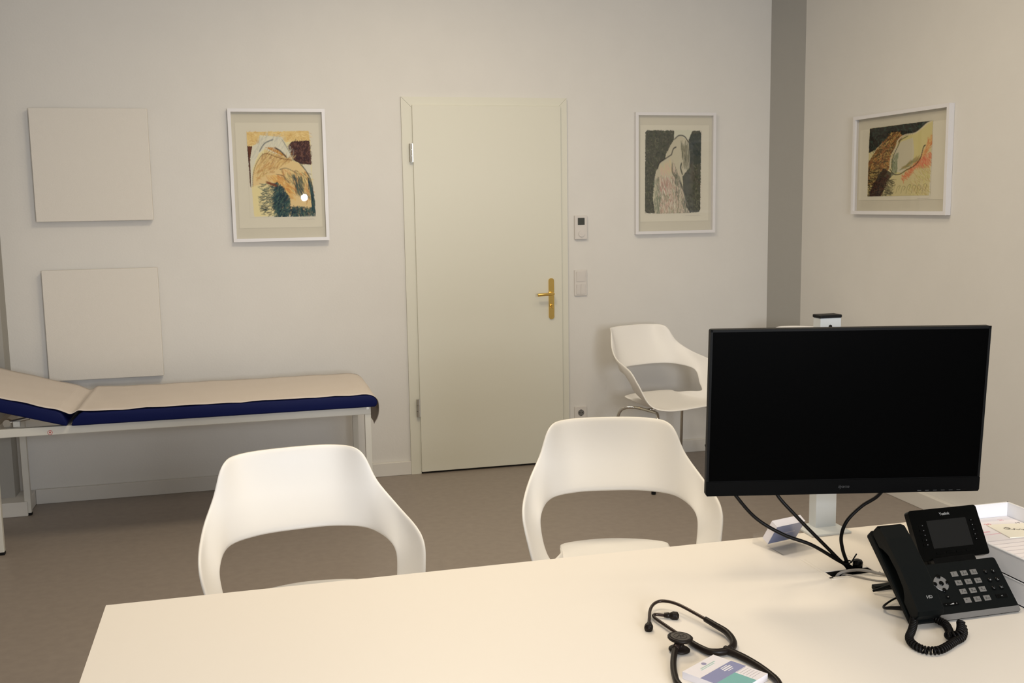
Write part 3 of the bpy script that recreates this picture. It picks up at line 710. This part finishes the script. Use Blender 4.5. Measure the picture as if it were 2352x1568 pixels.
t = thing('monitor', 'black flat computer monitor on a white arm over the desk', 'monitor', (1.1688, 1.8342, 1.1005), (R(3.19), R(.38), R(-12.0)))
mw, mh = .57, .346
L = dict(world=False)
part('back_housing', *merge(prismg(rrect(-mw / 2, mw / 2, -mh / 2, mh / 2, .004), 'y', .0012, .016), boxg(-.17, .17, .016, .045, -.13, .11, .008), boxg(-.05, .05, .045, .062, -.05, .05, .002)), 'bezel', t, **L)
part('bezel', *merge(boxg(-mw / 2, -mw / 2 + .005, 0, .003, -mh / 2 + .031, mh / 2), boxg(mw / 2 - .005, mw / 2, 0, .003, -mh / 2 + .031, mh / 2), boxg(-mw / 2, mw / 2, 0, .003, mh / 2 - .005, mh / 2)), 'bezel', t, **L)
box('screen', -mw / 2 + .005, mw / 2 - .005, .001, .003, -mh / 2 + .031, mh / 2 - .005, 'screen', t, **L)
V, F = prismg([(-mw / 2 + .002, -mh / 2), (mw / 2 - .002, -mh / 2), (mw / 2, -mh / 2 + .004), (mw / 2, -mh / 2 + .030), (-mw / 2, -mh / 2 + .030), (-mw / 2, -mh / 2 + .004)], 'y', -.0012, .003)
ch = part('chin', V, F, 'chin', t, **L)
FX = Matrix(((1, 0, 0, 0), (0, 0, -1, 0), (0, 1, 0, 0), (0, 0, 0, 1)))   # text plane xy -> xz facing -y
part('brand_lettering', *textg('iiyama', .0095, shear=.3), 'logo', t, X=Matrix.Translation((.0, -.0014, -mh / 2 + .0155)) @ FX, **L)
part('button_marks', *merge(*[boxg(.155 + i * .0165, .163 + i * .0165, -.0016, -.001, -mh / 2 + .0030, -mh / 2 + .0042) for i in range(6)]), 'logo', t, **L)

# ------------------------------------------------------------------ cables
def cable(pts, label, name='monitor_cable', r=.0039, m='cable', grp='black monitor cables'):
    o = tube(name, pts, r, m, seg=10); return tag(o, label, 'cable', grp)
cable([(.925, 1.975, 1.02), (.935, 1.968, .98), (.975, 1.947, .918), (1.022, 1.937, .862), (1.078, 1.920, .8255), (1.136, 1.906, .802), (1.190, 1.900, .768), (1.2165, 1.897, .749), (1.232, 1.893, .715)],
      'black cable hanging furthest left under the monitor, curving down to the desk outlet')
cable([(1.055, 1.975, 1.02), (1.060, 1.960, .98), (1.067, 1.940, .917), (1.108, 1.918, .862), (1.176, 1.903, .7895), (1.207, 1.899, .758), (1.228, 1.896, .745), (1.240, 1.893, .712)],
      'black cable hanging under the monitor between the left cable and the white post')
cable([(1.345, 1.93, 1.0), (1.330, 1.915, .935), (1.292, 1.900, .899), (1.250, 1.899, .8775), (1.2165, 1.899, .8490), (1.2035, 1.899, .8170), (1.208, 1.899, .785), (1.220, 1.898, .752), (1.231, 1.897, .712)],
      'black cable hanging right of the white post, bowing down to the desk outlet')
t = thing('cable_tie', 'black cable tie bundling the cables at the desk outlet', 'cable tie', (1.222, 1.898, .752))
tube('tie_band', [(1.2135 + .0095 * math.cos(R(a)) + .004, 1.898 + .0075 * math.sin(R(a)), .757 + .002 * math.cos(R(a))) for a in range(0, 360, 40)], .0016, 'cable', t, closed=True, seg=6)
tube('tie_tail', [(1.225, 1.893, .757), (1.231, 1.893, .766), (1.238, 1.893, .776)], .0016, 'cable', t, seg=6)
V, F = latheg([(.002, .005), (.0085, .004), (.0105, .001), (.0105, -.015), (.0085, -.018), (.002, -.018)], 20)
tag(part('cable_plug', V, F, 'gloss', X=Matrix.Translation((1.2405, 1.8915, .7580)) @ Matrix.Rotation(R(8), 4, 'X'), smooth=True), 'glossy black round plug standing in the desk cable outlet', 'plug')
cable([(1.178, 1.884, .712), (1.184, 1.879, .738), (1.2, 1.875, .7465), (1.235, 1.868, .7485), (1.27, 1.842, .7445), (1.30, 1.825, .744), (1.325, 1.79, .7445)],
      'thicker grey cable lying from the desk outlet towards the telephone', 'network_cable', .0032, 'greycable', 'grey cables')
cable([(1.19, 1.882, .714), (1.194, 1.876, .7385), (1.205, 1.862, .7425), (1.235, 1.825, .7420), (1.265, 1.806, .7420), (1.30, 1.79, .7420)],
      'thin grey cable on the desk below the thicker grey one', 'network_cable', .0018, 'greycable', 'grey cables')

# ------------------------------------------------------------------ business card holder
HR = R(14.5)
t = thing('card_holder', 'clear acrylic business card holder left of the white post, opening towards the visitors', 'card holder', (1.1689, 2.0666, DT), (0, 0, HR))
HL = dict(world=False); hw = .0475
side = [(-.040, .0005), (.062, .0005), (.058, .026), (.030, .012), (-.0165, .0600), (-.0185, .0585), (.004, .018)]
V, F = merge(prismg([(-.040, .0005), (.062, .0005), (.062, .0022), (-.040, .0022)], 'x', -hw, hw),
             prismg([(.0600, .0022), (.062, .0022), (.058, .026), (.0562, .026)], 'x', -hw, hw),
             prismg([(-.040, .0022), (-.0382, .0022), (.0142, .0088), (.0128, .0096)], 'x', -hw, hw),
             prismg([(.0128, .0096), (.0142, .0104), (-.0158, .0600), (-.0175, .0592)], 'x', -hw, hw),
             prismg([(-.040, .0022), (.060, .0022), (.057, .020), (.0142, .0088)], 'x', -hw, -hw + .0015),
             prismg([(-.040, .0022), (.060, .0022), (.057, .020), (.0142, .0088)], 'x', hw - .0015, hw))
part('holder_body', V, F, 'acrylic', t, **HL)
V, F = prismg([(.0156, .0112), (-.0142, .0593), (.0024, .0696), (.0322, .0216)], 'x', -.0430, .0430)
cs = part('card_stack', V, F, 'cardwhite', None)
cs.location = (1.1689, 2.0666, DT); cs.rotation_euler = (0, 0, HR)
tag(cs, 'stack of slate blue and white business cards leaning in the clear holder', 'business cards')
def onface(x, q, off): return Vector((x, .0156 - .0298 * q - off * .85, .0112 + .0481 * q - off * .53))
V = [onface(x, q, .0003) for x, q in ((-.0425, .01), (.0425, .01), (.0425, .99), (-.0425, .99))]
part('card_print', V, [[0, 1, 2, 3]], 'cardslate', cs, world=False)
V = [onface(x, q, .0006) for x, q in ((-.018, .50), (.024, .50), (.024, .545), (-.018, .545))]
part('card_text_line', V, [[0, 1, 2, 3]], 'faint', cs, world=False)

# ------------------------------------------------------------------ desk telephone
t = thing('desk_phone', 'black desk telephone with grey keys and coiled cord, right end of the desk', 'telephone', (1.285, 1.65, DT))
A_ = R(44.8); Bq = R(60)
P0 = Vector((0, 1.603, .750)); Q0 = Vector((0, 1.6927, .8264))
XP = frame_matrix(P0, (1, 0, 0), (0, math.cos(A_), math.sin(A_)))     # x right, y up the slope, z out of the panel
XQ = frame_matrix(Q0, (1, 0, 0), (0, math.cos(Bq), math.sin(Bq)))
px0, px1 = 1.163, 1.405
# sloping base slab, with a longer cradle part on the left
def lift(g):
    V, F = g
    for v in V:
        if v.z < -.01 and v.y < .02: v.z = -.0045 - max(0, v.y + .008) * .42
    return V, F
V, F = lift(prismg(rrect(1.228, px1, -.008, .1055, .006), 'z', -.016, -.0001))
o = part('keypad_panel', V, F, 'phone', t, X=XP)
b = o.modifiers.new('b', 'BEVEL'); b.width = .0015; b.segments = 2; b.limit_method = 'ANGLE'; b.angle_limit = R(60)
o = part('handset_cradle', *lift(prismg(rrect(px0, 1.2278, -.008, .188, .006), 'z', -.018, .0)), 'phone', t, X=XP)
b = o.modifiers.new('b', 'BEVEL'); b.width = .002; b.segments = 2; b.limit_method = 'ANGLE'; b.angle_limit = R(60)
part('silver_strip', *prismg([(1.2285, -.0078), (1.401, -.0078), (1.4035, -.005), (1.4035, .0030), (1.2285, .0030)], 'z', -.0008, .0007), 'silver', t, X=XP)
V, F = merge(prismg([(1.640, .7405), (1.655, .7405), (1.7, .790), (1.712, .822), (1.700, .832), (1.625, .7535)], 'x', 1.277, 1.362),
             prismg([(1.775, .7405), (1.787, .7405), (1.717, .822), (1.700, .810)], 'x', 1.277, 1.362),
             boxg(1.205, 1.37, 1.772, 1.788, .7405, .750, .002))
part('phone_stand', V, F, 'phone', t)
part('side_foot', *merge(tubeg([(1.193, 1.764, .7455), (1.235, 1.730, .772), (1.255, 1.71, .80)], [.0025, .0058, .009], raw=True, seg=8)), 'phone', t)
# screen module
o = part('screen_module', *prismg(rrect(1.2505, 1.407, -.001, .099, .006), 'z', -.014, 0), 'gloss', t, X=XQ)
part('display', *prismg([(1.2855, .0205), (1.3757, .0205), (1.3757, .0758), (1.2855, .0758)], 'z', 0, .0003), 'display', o, X=XQ)
part('brand_lettering', *textg('Yealink', .0080), 'mark', o, X=XQ @ Matrix.Translation((1.3305, .0868, .0004)))
for side, xk, vs in (('l', 1.2705, (.0672, .0577, .0482, .0387, .0292)), ('r', 1.389, (.0690, .0595, .0500, .0405, .0313))):
    for v in vs:
        k = part('line_key', *boxg(xk - .0055, xk + .0055, v - .0024, v + .0024, 0, .0012, .0004), 'gloss', o, X=XQ)
        xm = xk + (.003 if side == 'l' else -.003)
        part('key_light', *boxg(xm - .0008, xm + .0008, v - .0006, v + .0006, .0011, .0014), 'markdim', k, X=XQ)
for i in range(4):
    part('soft_key', *boxg(1.2885 + i * .0225, 1.3065 + i * .0225, .0085, .0125, 0, .0012, .0004), 'gloss', o, X=XQ)
part('hinge_neck', *boxg(1.2725, 1.3665, .098, .118, -.014, -.003, .001), 'gloss', t, X=XP)
# keys
labels = ['1', '2', '3', '4', '5', '6', '7', '8', '9', '*', '0', '#']
for i, s_ in enumerate(labels):
    c_, r_ = i % 3, i // 3; kx = 1.2995 + c_ * .02165 + r_ * .0006; ky = .0793 - r_ * .0181
    k = part('number_key', *boxg(kx - .0072, kx + .0072, ky - .0052, ky + .0052, 0, .0016, .0005), 'key', t, X=XP)
    part('key_digit', *textg(s_, .0075), 'keyprint', k, X=XP @ Matrix.Translation((kx - .0018, ky, .0018)))
    if s_ in '234567890#': part('key_letters', *boxg(kx + .0012, kx + .0052, ky - .0018, ky - .0006, .0016, .0018), 'keyprint', k, X=XP)
for i, (kx, ky) in enumerate(((1.3694, .0768), (1.3863, .0762), (1.370, .0592), (1.3865, .0588), (1.3697, .0423), (1.3868, .0421))):
    k = part('function_key', *latheg([(.0046, .0), (.0046, .0012), (.0035, .0016), (.001, .0017)], 18), 'gloss', t, X=XP @ Matrix.Translation((kx, ky, 0)))
    if i == 2: g = boxg(-.0018, .0018, -.0012, .0012, .0017, .0019)
    elif i == 1: g = merge(boxg(-.0006, .0006, -.002, .0022, .0017, .0019), boxg(-.0014, .0014, .0004, .0012, .0017, .0019))
    elif i == 3: g = merge(boxg(-.002, -.0002, -.0018, -.0006, .0017, .0019), boxg(.0004, .0020, -.0018, -.0006, .0017, .0019), boxg(-.0012, .0002, .0002, .0020, .0017, .0019))
    elif i == 5: g = merge(boxg(-.0024, -.0014, -.0018, .0018, .0017, .0019), boxg(-.0008, .0002, -.001, .001, .0017, .0019), boxg(.0006, .0024, .0008, .0016, .0017, .0019), boxg(.0006, .0024, -.0016, -.0008, .0017, .0019))
    else:
        q = [(.0018 * math.cos(R(a)), .0014 * math.sin(R(a)), .0018) for a in range(40, 330, 30)]; g = tubeg(q, .0003, raw=True, seg=4)
    part('key_symbol', *g, 'markdim', k, X=XP @ Matrix.Translation((kx, ky, 0)))
k = part('speaker_key', *boxg(1.3655, 1.3905, .0215, .0293, 0, .0012, .0005), 'gloss', t, X=XP)
part('key_symbol', *merge(boxg(1.3765, 1.3785, .0245, .0263, .0011, .0014), boxg(1.3793, 1.380, .0240, .0268, .0011, .0014)), 'markdim', k, X=XP)
k = part('volume_key', *boxg(1.2480, 1.2800, .0185, .0250, 0, .0012, .0005), 'gloss', t, X=XP)
part('key_symbol', *merge(prismg([(1.2595, .0208), (1.2695, .0208), (1.2695, .0232)], 'z', .0012, .0015), boxg(1.2515, 1.2535, .0215, .0219, .0012, .0015), boxg(1.2745, 1.2765, .0215, .0219, .0012, .0015), boxg(1.2753, 1.2757, .0207, .0227, .0012, .0015)), 'mark', k, X=XP)
k = part('mute_key', *latheg([(.0042, 0), (.0042, .0011), (.001, .0014)], 16), 'gloss', t, X=XP @ Matrix.Translation((1.2639, .0362, 0)))
part('key_symbol', *boxg(-.0006, .0006, -.0009, .0009, .0013, .0016), 'mark', k, X=XP @ Matrix.Translation((1.2639, .0362, 0)))
nv = part('navigation_pad', *latheg([(.0152, 0), (.0152, .0008), (.0145, .0012), (.002, .0012)], 28), 'silver', t, X=XP @ Matrix.Translation((1.2627, .0638, 0)))
for dx_, dy_, rr in ((0, 0, .0048), (0, .0138, .0042), (0, -.0138, .0042), (.0138, 0, .0042), (-.0138, 0, .0042)):
    k = part('navigation_key', *latheg([(rr, .0), (rr, .0022), (rr * .8, .0028), (.001, .0030)], 18), 'gloss', nv, X=XP @ Matrix.Translation((1.2627 + dx_, .0638 + dy_, 0)))
# handset: side profile in (slope, out) coordinates
prof = [(-.004, .010), (-.004, .026), (.002, .034), (.03, .0365), (.09, .0385), (.15, .0375), (.176, .035), (.183, .027), (.183, .012),
        (.178, .0045), (.150, .0045), (.142, .012), (.125, .021), (.09, .024), (.055, .021), (.040, .012), (.034, .0045), (.004, .0045)]
V = []; F = []; n = len(prof)
xs = (1.1655, 1.1675, 1.2185, 1.2205)
for i, x in enumerate(xs):
    for s_, h_ in prof:
        k_ = .0018 if i in (0, 3) else 0
        cs_, ch_ = .09, .020
        V.append((x - (.003 if s_ > .1 else 0) * (s_ - .1) / .08 + .0, s_ + (cs_ - s_) * k_ * 12, h_ + (ch_ - h_) * k_ * 40))
for i in range(3):
    for j in range(n): F.append([i * n + j, i * n + (j + 1) % n, (i + 1) * n + (j + 1) % n, (i + 1) * n + j])
F.append(list(range(n))[::-1]); F.append([3 * n + j for j in range(n)])
hs = part('handset', V, F, 'phone', t, X=XP)
part('handset_lettering', *textg('HD', .0085), 'mark', hs, X=XP @ Matrix.Translation((1.1995, .0270, .0368)) @ Matrix.Rotation(R(0), 4, 'Z'))
part('plug_socket', *boxg(1.172, 1.212, -.008, .004, -.0035, .004, .001), 'phone', t, X=XP)
# coiled cord
path = [(1.190, 1.612, .762), (1.200, 1.606, .757), (1.2125, 1.603, .752), (1.2195, 1.592, .7485), (1.2190, 1.573, .7485), (1.203, 1.541, .7485), (1.188, 1.524, .751),
        (1.205, 1.520, .754), (1.222, 1.536, .758), (1.232, 1.549, .760), (1.2290, 1.538, .7520), (1.212, 1.519, .7480), (1.186, 1.506, .7480), (1.160, 1.492, .7480), (1.136, 1.483, .7480), (1.117, 1.4885, .7480),
        (1.110, 1.505, .7480), (1.1120, 1.525, .7480), (1.122, 1.545, .7480), (1.140, 1.564, .749), (1.158, 1.584, .751), (1.172, 1.602, .755), (1.179, 1.613, .762)]
C_ = catmull(path, 26)
helix = []
acc = 0; turns_per_m = 1 / .0066
nrm = Vector((0, 0, 1)); prev = C_[0]
dense = []
for i in range(len(C_) - 1):
    for q in range(4): dense.append(C_[i].lerp(C_[i + 1], q / 4))
for i in range(1, len(dense)):
    tt = (dense[i] - dense[i - 1]); l = tt.length; acc += l; tt.normalize()
    nn = (nrm - tt * nrm.dot(tt)).normalized(); nrm = nn; bb = tt.cross(nn)
    rad = .0056
    a = 2 * math.pi * acc * turns_per_m; helix.append(dense[i] + (nn * math.cos(a) + bb * math.sin(a)) * rad)
V, F = tubeg(helix, .0021, seg=8, raw=True)
part('coiled_cord', V, F, 'cable', t, smooth=True)
tube('cord_lead', [(1.177, 1.614, .764), (1.170, 1.630, .763), (1.160, 1.652, .757), (1.156, 1.668, .751), (1.163, 1.683, .748), (1.184, 1.697, .749), (1.205, 1.704, .752), (1.225, 1.70, .758)], [.006, .0045, .0035, .0028, .0022, .002, .002, .002], 'cable', t, seg=8)

# ------------------------------------------------------------------ letter trays with papers
def tray(z, h, label):
    t = thing('letter_tray', label, 'letter tray', (1.54, 1.78, z), group='white letter trays')
    a0, a1, b0, b1 = 1.4235, 1.664, 1.595, 1.952
    V, F = merge(boxg(a0, a1, b0, b1, z, z + .003), boxg(a0, a0 + .003, b0, b1, z, z + h, .0008), boxg(a1 - .003, a1, b0, b1, z, z + h, .0008), boxg(a0, a1, b1 - .003, b1, z, z + h, .0008), boxg(a0, a1, b0, b0 + .003, z, z + h * .35, .0008))
    part('tray_body', V, F, 'tray', t)
    part('tray_rim', *merge(boxg(a0 - .0015, a0 + .0035, b0, b1 + .0015, z + h - .002, z + h + .0005, .0006), boxg(a1 - .0035, a1 + .0015, b0, b1 + .0015, z + h - .002, z + h + .0005, .0006), boxg(a0 - .0015, a1 + .0015, b1 - .0035, b1 + .0015, z + h - .002, z + h + .0005, .0006)), 'tray', t)
tray(DT + .0003, .0482, 'lower white letter tray of the stack, right of the telephone')
tray(DT + .0485, .0475, 'upper white letter tray holding papers, right of the telephone')
zs = DT + .0525
sh = box('calendar_sheet', 1.430, 1.6590, 1.605, 1.947, zs, zs + .012, 'sheet'); tag(sh, 'stack of printed sheets with pink lines lying in the upper white tray', 'paper')
zt = zs + .0122
part('sheet_lines', *merge(boxg(1.432, 1.545, 1.860, 1.864, zt, zt + .0002), boxg(1.432, 1.62, 1.8450, 1.8465, zt, zt + .0002)), 'pink', sh)
part('sheet_number', *textg('20', .016), 'redink', sh, X=Matrix.Translation((1.575, 1.905, zt)) @ Matrix.Rotation(0, 4, 'Z'))
part('sheet_number', *textg('21', .014), 'pink', sh, X=Matrix.Translation((1.625, 1.925, zt)))
part('sheet_number', *textg('17', .014), 'ink', sh, X=Matrix.Translation((1.645, 1.895, zt)))
part('sheet_rows', *merge(*[boxg(1.445, 1.60 - .02 * (i % 3), 1.805 - i * .02, 1.8065 - i * .02, zt, zt + .0002) for i in range(9)]), 'faint', sh)
nX = Matrix.Translation((1.606, 1.833, zt)) @ Matrix.Rotation(R(-8), 4, 'Z')
nc = part('note_card', *boxg(-.048, .048, -.028, .060, .0003, .0020), 'note', X=nX); tag(nc, 'cream note card with handwriting on top of the sheets in the tray', 'card')
sc_ = [(-.040, .036), (-.046, .030), (-.041, .022), (-.033, .028), (-.036, .037), (-.040, .033), (-.029, .018), (-.026, .026), (-.020, .016), (-.014, .022), (-.011, .013), (-.006, .019), (-.003, .010), (.002, .015), (.004, .005), (.010, .012), (.003, -.006), (.014, .004), (.022, .008)]
part('handwriting', *tubeg([(x + .02, y, .0022) for x, y in sc_], .0006, seg=5, smooth_n=4), 'ink', nc, X=nX)

# ------------------------------------------------------------------ stethoscope
t = thing('stethoscope', 'black stethoscope lying on the desk in front of the monitor', 'stethoscope', (.76, 1.65, DT))
tube('ear_tube', [(.6965, 1.7300, .7455), (.7055, 1.7500, .747), (.7240, 1.7890, .752), (.7420, 1.8070, .756), (.7600, 1.8050, .758), (.7800, 1.7770, .758), (.8045, 1.6985, .754), (.8090, 1.683, .753)], .0031, 'stmetal', t, seg=12)
tube('ear_tube', [(.7530, 1.7620, .7455), (.7390, 1.7700, .746), (.7260, 1.7730, .747), (.7205, 1.7600, .747), (.7260, 1.7200, .747), (.7335, 1.6750, .747), (.7400, 1.6380, .747)], .0031, 'stmetal', t, seg=12)
def tip(x, y, dx, dy):
    q = Vector((dx, dy, 0)).normalized(); p = Vector((x, y, .7465))
    V, F = tubeg([p - q * .004, p + q * .003, p + q * .006, p + q * .013, p + q * .020, p + q * .0240], [.0045, .0055, .0050, .0082, .0080, .0040], seg=20, smooth_n=8)
    part('ear_tip', V, F, 'steth', t, smooth=True)
tip(.7000, 1.7360, -.42, -.9); tip(.7470, 1.7655, .93, -.5)
Y_ = (.788, 1.588, .7475)
tube('rubber_yoke', [(.8010, 1.7080, .755), (.8085, 1.683, .753), (.8165, 1.653, .751), (.8140, 1.622, .749), (.8055, 1.602, .748), (.7930, 1.590, .7475)], [.0052, .0056, .0060, .0063, .0066, .0066], 'steth', t, seg=14)
tube('rubber_yoke', [(.7395, 1.6420, .747), (.7440, 1.6200, .747), (.7530, 1.5950, .747), (.7650, 1.5855, .7475), (.7790, 1.5845, .7475), (.7930, 1.588, .7475)], [.0054, .0056, .0060, .0064, .0066, .0066], 'steth', t, seg=14)
tube('main_tubing', [(.7840, 1.592, .7475), (.7980, 1.5630, .747), (.8080, 1.530, .747), (.8135, 1.490, .747), (.8115, 1.450, .747), (.790, 1.405, .747), (.745, 1.372, .747), (.695, 1.385, .747), (.662, 1.435, .747), (.6540, 1.4907, .747), (.6610, 1.526, .747), (.6740, 1.5620, .749), (.6900, 1.594, .753), (.7010, 1.611, .757)],
     [.0074, .0064, .0058] + [.0055] * 11, 'steth', t, seg=14)
XC = Matrix.Translation((.7105, 1.6210, .741)) @ Matrix.Rotation(R(4), 4, 'Y')
o = part('chest_piece', *latheg([(.004, .001), (.0172, .001), (.0190, .0025), (.0190, .0045), (.0165, .0065), (.0085, .0105), (.0070, .0150), (.0115, .0195), (.0200, .0215), (.0222, .0235), (.0225, .0265), (.0205, .0280), (.0190, .0275), (.002, .0275)], 40), 'steth', t, X=XC, smooth=True)
part('diaphragm', *latheg([(.0172, .0274), (.0172, .0281), (.002, .0282)], 36), 'disc', o, X=XC)
gs = [tubeg([(.0118 * math.cos(R(a)), .0118 * math.sin(R(a)), .0283) for a in range(0, 360, 20)], .0004, closed=True, raw=True, seg=4),
      tubeg([(-.008, -.003, .0284), (-.003, .001, .0284), (0, .006, .0284), (.001, 0, .0284), (.008, .003, .0284)], .0006, seg=4),
      tubeg([(-.002, -.008, .0284), (0, 0, .0284), (.006, -.004, .0284)], .0006, seg=4)]
part('diaphragm_emblem', *merge(*gs), 'discmark', o, X=XC)
part('stem', *tubeg([(.7105, 1.6210, .7545), (.7010, 1.6110, .7570), (.6950, 1.6020, .7555)], [.0062, .0058, .0058], raw=True, seg=12), 'stmetal', t, smooth=True)

# ------------------------------------------------------------------ printed leaflet stack in the foreground
# local frame: origin at far-left... corner T, u along T->R, v along T->L
T0 = Vector((.7510, 1.5685, 0)); ud = Vector((math.cos(R(-59.5)), math.sin(R(-59.5)), 0))
vd = Vector((ud.y, -ud.x, 0)).normalized()
UW, VW, HH = .107, .090, .0125
def q3(u, v, z): p = T0 + ud * (u * UW) + vd * (v * VW); return Vector((p.x, p.y, DT + z))
def slab(u0, u1, v0, v1, z0, z1):
    V = [q3(a, b_, c) for c in (z0, z1) for a, b_ in ((u0, v0), (u1, v0), (u1, v1), (u0, v1))]
    return V, [[3, 2, 1, 0], [4, 5, 6, 7], [0, 1, 5, 4], [1, 2, 6, 5], [2, 3, 7, 6], [3, 0, 4, 7]]
st = part('leaflet_stack', *slab(0, 1, 0, 1, .0003, HH), 'cardwhite')
tag(st, 'stack of folded white, violet and teal leaflets inside the stethoscope tubing', 'leaflets')
e = .0002
part('violet_panel', *slab(.335, .61, 0, 1, HH, HH + e), 'cardblue', st)
part('teal_panel', *slab(.61, 1, .37, 1, HH, HH + e), 'cardteal', st)
def flat_text(s_, size, u, v, m):
    p = q3(u, v, HH + e + .0001); X_ = frame_matrix(p, -vd, (-ud.x, -ud.y, 0)) if False else frame_matrix(p, (-vd.x, -vd.y, 0), (-ud.x, -ud.y, 0))
    return X_
part('emblem', *prismg([(.0045 * math.cos(R(a)), .0045 * math.sin(R(a))) for a in range(0, 360, 20)], 'z', 0, .0002), 'cardlogo', st, X=Matrix.Translation(q3(.085, .46, HH + e)))
part('print_lines', *merge(slab(.145, .165, .22, .68, HH, HH + e), slab(.185, .200, .30, .72, HH, HH + e)), 'cardgreen', st)
part('print_lines', *merge(slab(.37, .385, .22, .42, HH + e, HH + 2 * e), slab(.405, .43, .18, .44, HH + e, HH + 2 * e), slab(.45, .475, .20, .46, HH + e, HH + 2 * e), slab(.50, .512, .24, .40, HH + e, HH + 2 * e)), 'cardwhite', st)
part('print_lines', *merge(*[slab(.62 + .055 * i, .632 + .055 * i, .05, .33, HH, HH + e) for i in range(6)]), 'faint', st)
